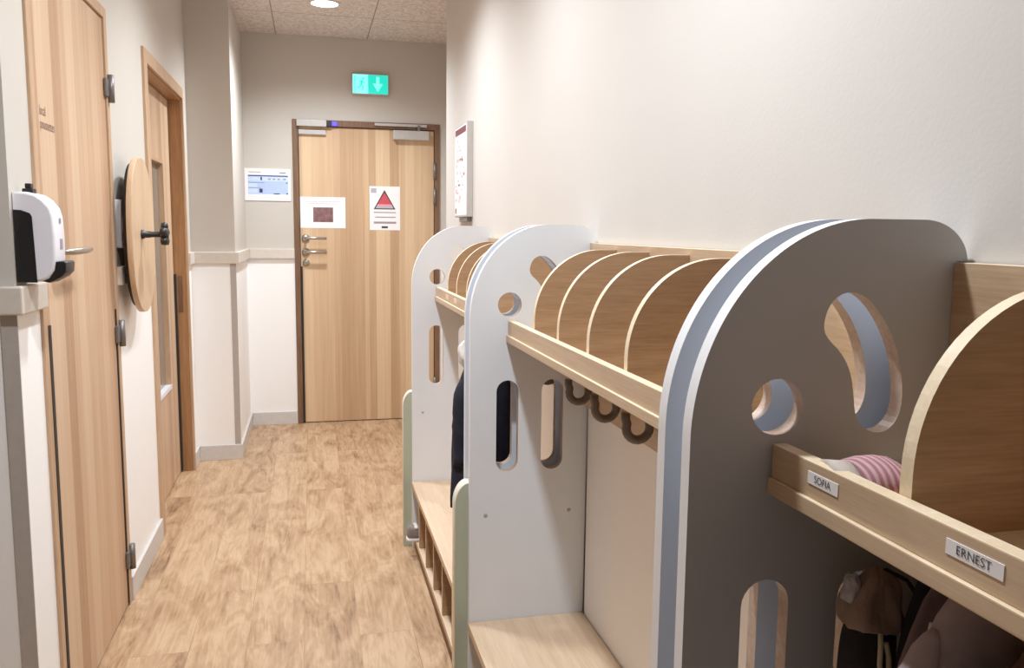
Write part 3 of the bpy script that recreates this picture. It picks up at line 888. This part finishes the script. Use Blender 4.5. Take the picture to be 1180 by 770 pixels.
YA, YC, YE = 0.837, 2.161, 3.4896
far_u, far_lip = coat_unit(YE, 'farthest coat rack bench, nearest the exit door, with a navy coat hanging')
mid_u, mid_lip = coat_unit(YC, 'middle coat rack bench with empty hooks and empty shelf compartments')
M['shaded_lam'] = plain('shaded_grey_laminate', (175, 176, 179), 0.5, mottled=0.015, scale=8)  # darker copy of the pale laminate, shade put into its colour
near_u, near_lip = coat_unit(YA, 'nearest coat rack bench at lower right with two printed name labels')

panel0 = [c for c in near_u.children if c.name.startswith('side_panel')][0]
panel0.data = panel0.data.copy(); panel0.data.materials[0] = M['shaded_lam']  # painted shade on the inner face of the near unit's far panel

def name_label(parent, uy, yc, w, text, body, label):
    x = 0.5060
    bm = bmesh.new(); bm_box(bm, x-0.0008, x, yc-w/2-uy, yc+w/2-uy, 1.1060, 1.1190)
    o = finish(bm, 'name_label', M['paper'], parent); o['label'] = label
    if text:
        letters('printed_name', text, 0.0108, M['ink'], None, (0, -1, 0), EZ, (x-0.0012, yc-uy, 1.1127), 'CENTER', 1.0).parent = o
    return o
name_label(near_u, YA, 0.737, 0.052, 'SOFIA', None, 'white label reading SOFIA')
name_label(near_u, YA, 0.534, 0.060, 'ERNEST', None, 'white label reading ERNEST')
for yy in (3.19, 3.0):
    bm = bmesh.new(); bm_box(bm, 0.5052, 0.5060, yy-0.027-YE, yy+0.027-YE, 1.1015, 1.1200)
    o = finish(bm, 'name_label', M['oak_edge_lit_top'], far_u); o['label'] = 'small pale name label'

# ---------------------------------------------------------------- hanging clothes and small things
def fold_loft(bm, rings, folds, seed, n=56, mi=0, amp=0.12):
    """rings: (cx, cy, z, rx, ry, fold_strength)"""
    vs = []
    for (cx, cy, z, rx, ry, fs) in rings:
        row = []
        for k in range(n):
            a = 2*PI*k/n
            f = math.sin(folds*a + seed + 2.0*noise.noise(Vector((z*6, seed, 0)))) * 0.6 + noise.noise(Vector((math.cos(a)*2, math.sin(a)*2, z*5+seed))) * 0.9
            s = 1 + amp*fs*f
            row.append(bm.verts.new((cx + rx*s*math.cos(a), cy + ry*s*math.sin(a), z + 0.012*fs*noise.noise(Vector((a*1.5, seed, 3))))))
        vs.append(row)
    for i in range(len(vs)-1):
        for k in range(n):
            f = bm.faces.new((vs[i][k], vs[i][(k+1) % n], vs[i+1][(k+1) % n], vs[i+1][k])); f.smooth = True; f.material_index = mi
    for row, flip in ((vs[0], False), (vs[-1], True)):
        c = Vector((0, 0, 0))
        for v in row: c += v.co
        cv = bm.verts.new(c/len(row) + Vector((0, 0, 0.01 if not flip else 0.03)))
        for k in range(n):
            f = bm.faces.new((cv, row[k], row[(k+1) % n])); f.smooth = True; f.material_index = mi

def coat(name, y, xc, ztop, zbot, wx, wy, body, label, sleeve_mat=None, seed=1.0, group=None, hood=None, lean=0.0, neck=0.3, folds=6, sleeves=(-1, 1)):
    r = empty(name, (0.705, y, ztop)); tag(r, label, 'coat', group)
    bm = bmesh.new()
    H = ztop - zbot
    rows = []
    for i in range(17):
        t = i/16
        sh = neck + (1-neck)*min(1.0, t/0.22)**0.6 + 0.10*t
        rows.append((xc - lean*t, y, ztop - H*t, wx*sh*0.5, wy*sh*0.5, 0.35+0.75*t))
    fold_loft(bm, rows, folds, seed, amp=0.16)
    finish(bm, 'coat_body', body, r)
    for s in sleeves:
        bm = bmesh.new()
        x0 = xc + s*wx*0.36
        pts, rad = [], []
        for k in range(17):
            t = (k/16)**1.4
            pts.append((x0 + s*0.028*math.sin(min(1, t*2.2)*PI/2), y-0.006*t, ztop - 0.045 - (H*0.62)*t))
            rad.append(max(0.003, (0.026 - 0.004*t)*math.sqrt(min(1.0, t*4.5))))
        bm_tube(bm, pts, rad, 16)
        for v in bm.verts:
            v.co += 0.005*noise.noise_vector(v.co*28+Vector((seed, 0, 0)))
        finish(bm, 'sleeve', sleeve_mat or body, r, True)
    if hood:
        bm = bmesh.new()
        bmesh.ops.create_uvsphere(bm, u_segments=28, v_segments=16, radius=1)
        for v in bm.verts:
            c = v.co.copy()
            v.co = Vector((xc+hood[1] + c.x*hood[3], y + hood[2] + c.y*hood[4], ztop + hood[0] + c.z*hood[5])) + 0.012*noise.noise_vector(c*2.2+Vector((seed, 1, 0)))
        o = finish(bm, 'hood', hood[6], r, True)
        if len(hood) > 7: o['label'] = hood[7]
    tube('hanging_loop', [(xc+0.02, y, ztop-0.015), (0.66, y, ztop+0.004), (0.680, y, ztop-0.004), (0.69, y, ztop-0.02)], 0.003, body, r, 8)
    rebase(r)
    return r

coat('navy_coat', YE-PITCH*5.5+0.01, 0.515, 1.01, 0.555, 0.20, 0.13, M['navy'],
     'navy blue coat with a white hood hanging in the farthest coat rack', seed=2.3, lean=0.012, neck=0.62,
     hood=(-0.012, -0.02, 0.055, 0.078, 0.03, 0.070, M['white_cloth'], 'white hood lining'))

# near unit garments, packed together on the first hooks
NG = 'clothes hanging under the nearest shelf'
cm_ = coat('mauve_coat', 0.690, 0.640, 1.030, 0.50, 0.13, 0.040, M['mauve'], 'mauve grey coat hanging right of the black coat under the nearest shelf', seed=5.1, group=NG, folds=5, sleeves=(1,))
tube('pale_zip_edge', [Vector((0.592, 0.668, 0.985))-cm_.location, Vector((0.580, 0.666, 0.93))-cm_.location, Vector((0.574, 0.664, 0.80))-cm_.location,
      Vector((0.572, 0.664, 0.55))-cm_.location], 0.0045, M['white_cloth'], cm_, 8)
coat('pale_pink_coat', 0.628, 0.605, 1.045, 0.50, 0.14, 0.046, M['pinkgrey'], 'pale pinkish grey coat hanging right of the mauve coat', seed=7.7, group=NG, folds=5)
coat('dark_brown_coat', 0.565, 0.63, 1.02, 0.50, 0.16, 0.046, M['darkbrown'], 'dark brown coat hanging below the ERNEST label at the right edge', seed=9.2, group=NG, folds=5)

coat('black_coat', 0.742, 0.668, 1.030, 0.55, 0.10, 0.030, M['blackcloth'], 'black coat squeezed between the small tan bag and the mauve coat', seed=3.3, group=NG, folds=4, sleeves=())

bp_ = empty('small_bag', (0.62, 0.775, 0.65)); tag(bp_, 'small crumpled tan and black bag with a cream strap, next to the grey side panel', 'bag', NG)
bm = bmesh.new()
fold_loft(bm, [(0.607, 0.785, 0.925, 0.028, 0.020, .3), (0.607, 0.785, 0.905, 0.050, 0.034, .4), (0.606, 0.785, 0.86, 0.056, 0.038, .5), (0.606, 0.785, 0.78, 0.058, 0.040, .5),
               (0.607, 0.785, 0.70, 0.058, 0.040, .5), (0.607, 0.785, 0.66, 0.045, 0.03, .4)], 3, 1.2, amp=0.06)
finish(bm, 'pack_body', M['blackcloth'], bp_)
bm = bmesh.new()
fold_loft(bm, [(0.612, 0.783, 0.998, 0.016, 0.014, .3), (0.610, 0.782, 0.985, 0.034, 0.026, .8), (0.606, 0.781, 0.955, 0.050, 0.038, 1.0), (0.603, 0.780, 0.925, 0.058, 0.044, 1.0),
               (0.603, 0.780, 0.902, 0.060, 0.046, .7), (0.603, 0.780, 0.895, 0.052, 0.040, .5)], 4, 4.0, amp=0.2)
for v in bm.verts: v.co += 0.011*noise.noise_vector(v.co*34) + 0.006*noise.noise_vector(v.co*80)
finish(bm, 'top_flap', M['tan'], bp_)
bm = bmesh.new()
bmesh.ops.create_uvsphere(bm, u_segments=20, v_segments=12, radius=1)
for v in bm.verts:
    c = v.co.copy(); v.co = Vector((0.566+0.016*c.x*(1-0.4*c.z), 0.790+0.020*c.y, 0.968+0.030*c.z)) + 0.010*noise.noise_vector(c*1.7)
finish(bm, 'grey_lining_fold', M['greyfleece'], bp_, True)
bm = bmesh.new()
bm_tube(bm, [(0.594, 0.738, 0.90), (0.590, 0.730, 0.875), (0.588, 0.727, 0.845), (0.594, 0.726, 0.82), (0.602, 0.727, 0.812),
             (0.609, 0.728, 0.83), (0.606, 0.728, 0.86), (0.600, 0.730, 0.885)], 0.0048, 10)
finish(bm, 'shoulder_strap', M['strap'], bp_)
tube('carry_loop', [(0.612, 0.783, 0.992), (0.63, 0.78, 1.0), (0.66, 0.76, 0.985), (0.675, 0.744, 0.955), (0.70, 0.74, 0.93)], 0.004, M['blackcloth'], bp_, 8)
rebase(bp_)
for c in bp_.children: c.data.transform(Matrix.Scale(0.60, 4))
bp_.location = (0.609, 0.768, 0.787)
for c in bp_.children:
    if c.name.split('.')[0] in ('pack_body', 'top_flap', 'grey_lining_fold'): soft(c, 2)


# knitted hat on the near shelf
kh = empty('striped_knit_hat', (0.56, 0.735, 1.0905)); tag(kh, 'pink striped knit hat lying on the nearest shelf behind the SOFIA label', 'hat')
def loft_x(bm, rows, n=36):
    vs = []
    for (x, cy, cz, ry, rz) in rows:
        row = []
        for k in range(n):
            a = 2*PI*k/n
            w = 1 + 0.06*noise.noise(Vector((x*40, math.cos(a)*1.5, math.sin(a)*1.5)))
            row.append(bm.verts.new((x + 0.004*math.sin(2*a), cy + ry*w*math.cos(a), max(0.0006, cz + rz*w*math.sin(a)))))
        vs.append(row)
    for i in range(len(vs)-1):
        for k in range(n):
            f = bm.faces.new((vs[i][k], vs[i][(k+1) % n], vs[i+1][(k+1) % n], vs[i+1][k])); f.smooth = True
    bm.faces.new(vs[0]); bm.faces.new(vs[-1])
loc = Vector((0.56, 0.735, 1.0905))
bm = bmesh.new(); loft_x(bm, [(-0.022, 0.004, 0.024, 0.040, 0.028), (-0.005, 0.002, 0.026, 0.044, 0.030), (0.012, 0, 0.026, 0.046, 0.031), (0.028, 0, 0.024, 0.045, 0.029), (0.042, 0, 0.022, 0.040, 0.025)])
finish(bm, 'striped_body', M['knit'], kh)
bm = bmesh.new(); loft_x(bm, [(-0.046, 0.008, 0.032, 0.022, 0.014), (-0.048, 0.008, 0.030, 0.030, 0.022), (-0.036, 0.006, 0.026, 0.036, 0.026), (-0.022, 0.004, 0.024, 0.039, 0.0275)])
o = finish(bm, 'folded_cuff', M['knit_grey'], kh); o['label'] = 'pale grey folded cuff'
bm = bmesh.new(); loft_x(bm, [(0.042, 0, 0.022, 0.0395, 0.0248), (0.052, 0, 0.020, 0.031, 0.019), (0.057, 0, 0.018, 0.016, 0.009)])
o = finish(bm, 'rounded_tip', M['knit_pink'], kh)
for c in kh.children: c.data.transform(Matrix.Diagonal((0.90, 0.9, 0.84, 1)))
kh.location.x -= 0.004; o['label'] = 'plain pink tip'

# little shoe in the far unit
sh = empty('child_shoe', (0.45, 3.385, 0.075)); tag(sh, 'small grey child shoe poking out of the cubby under the farthest bench', 'shoe')
def shoe_loft(bm, rows, n=24):
    vs = []
    for (x, hw, z0, z1) in rows:
        row = []
        for k in range(n):
            a = 2*PI*k/n
            c, s = math.cos(a), math.sin(a)
            row.append(bm.verts.new((x, hw*math.copysign(abs(c)**0.7, c), (z0+z1)/2 + (z1-z0)/2*math.copysign(abs(s)**0.7, s))))
        vs.append(row)
    for i in range(len(vs)-1):
        for k in range(n):
            f = bm.faces.new((vs[i][k], vs[i][(k+1) % n], vs[i+1][(k+1) % n], vs[i+1][k])); f.smooth = True
    bm.faces.new(vs[0]); bm.faces.new(vs[-1])
bm = bmesh.new(); shoe_loft(bm, [(-0.080, 0.010, 0.014, 0.050), (-0.074, 0.024, 0.012, 0.066), (-0.05, 0.028, 0.012, 0.062), (-0.02, 0.028, 0.012, 0.058), (0.01, 0.030, 0.012, 0.05), (0.045, 0.033, 0.012, 0.038), (0.07, 0.026, 0.012, 0.03), (0.08, 0.012, 0.014, 0.022)])
finish(bm, 'upper', M['shoe'], sh)
bm = bmesh.new(); shoe_loft(bm, [(-0.084, 0.014, 0.0, 0.014), (-0.076, 0.027, 0.0, 0.014), (-0.02, 0.030, 0.0, 0.014), (0.045, 0.036, 0.0, 0.014), (0.074, 0.028, 0.0, 0.014), (0.085, 0.012, 0.0, 0.012)])
finish(bm, 'sole', M['sole'], sh)
bm = bmesh.new()
for x in (-0.045, -0.02):
    bm_box(bm, x-0.007, x+0.007, -0.029, 0.029, 0.055, 0.064, 0.003)
finish(bm, 'strap', M['sole'], sh)

# ---------------------------------------------------------------- light
for i, y in enumerate(LY):
    ld = bpy.data.lights.new('downlight_lamp', 'SPOT')
    ld.energy = [124, 103, 86, 112][i]; ld.spot_size = math.radians(150); ld.spot_blend = 0.9
    ld.shadow_soft_size = 0.06; ld.color = (0.90, 0.955, 1.0)
    lo = bpy.data.objects.new('downlight_lamp', ld); COL.objects.link(lo)
    lo.location = (0.100, y, HC-0.03)
w = bpy.data.worlds.new('room_ambient'); S.world = w; w.use_nodes = True
bg = w.node_tree.nodes['Background']
bg.inputs['Color'].default_value = (0.95, 0.98, 1.02, 1); bg.inputs['Strength'].default_value = 0.085

# ---------------------------------------------------------------- camera
f_px, yaw, pitch, roll, h = 966.29, 0.2351, -0.1225, 0.0112, 1.366
fw = Vector((math.sin(yaw)*math.cos(pitch), math.cos(yaw)*math.cos(pitch), math.sin(pitch)))
rt = Vector((math.cos(yaw), -math.sin(yaw), 0)); up = rt.cross(fw)
rt2 = rt*math.cos(roll) + up*math.sin(roll); up2 = -rt*math.sin(roll) + up*math.cos(roll)
cd = bpy.data.cameras.new('camera'); cam = bpy.data.objects.new('camera', cd); COL.objects.link(cam)
cd.sensor_fit = 'HORIZONTAL'; cd.sensor_width = 36.0; cd.lens = 36.0*f_px/1180.0; cd.clip_start = 0.02
m = Matrix((rt2, up2, -fw)).transposed().to_4x4(); m.translation = Vector((0, 0, h))
cam.matrix_world = m
S.camera = cam
S.view_settings.view_transform = 'Standard'
S.view_settings.look = 'None'
S.view_settings.exposure = 0.0
S.view_settings.gamma = 1.12
S.cycles.max_bounces = 8; S.cycles.diffuse_bounces = 5
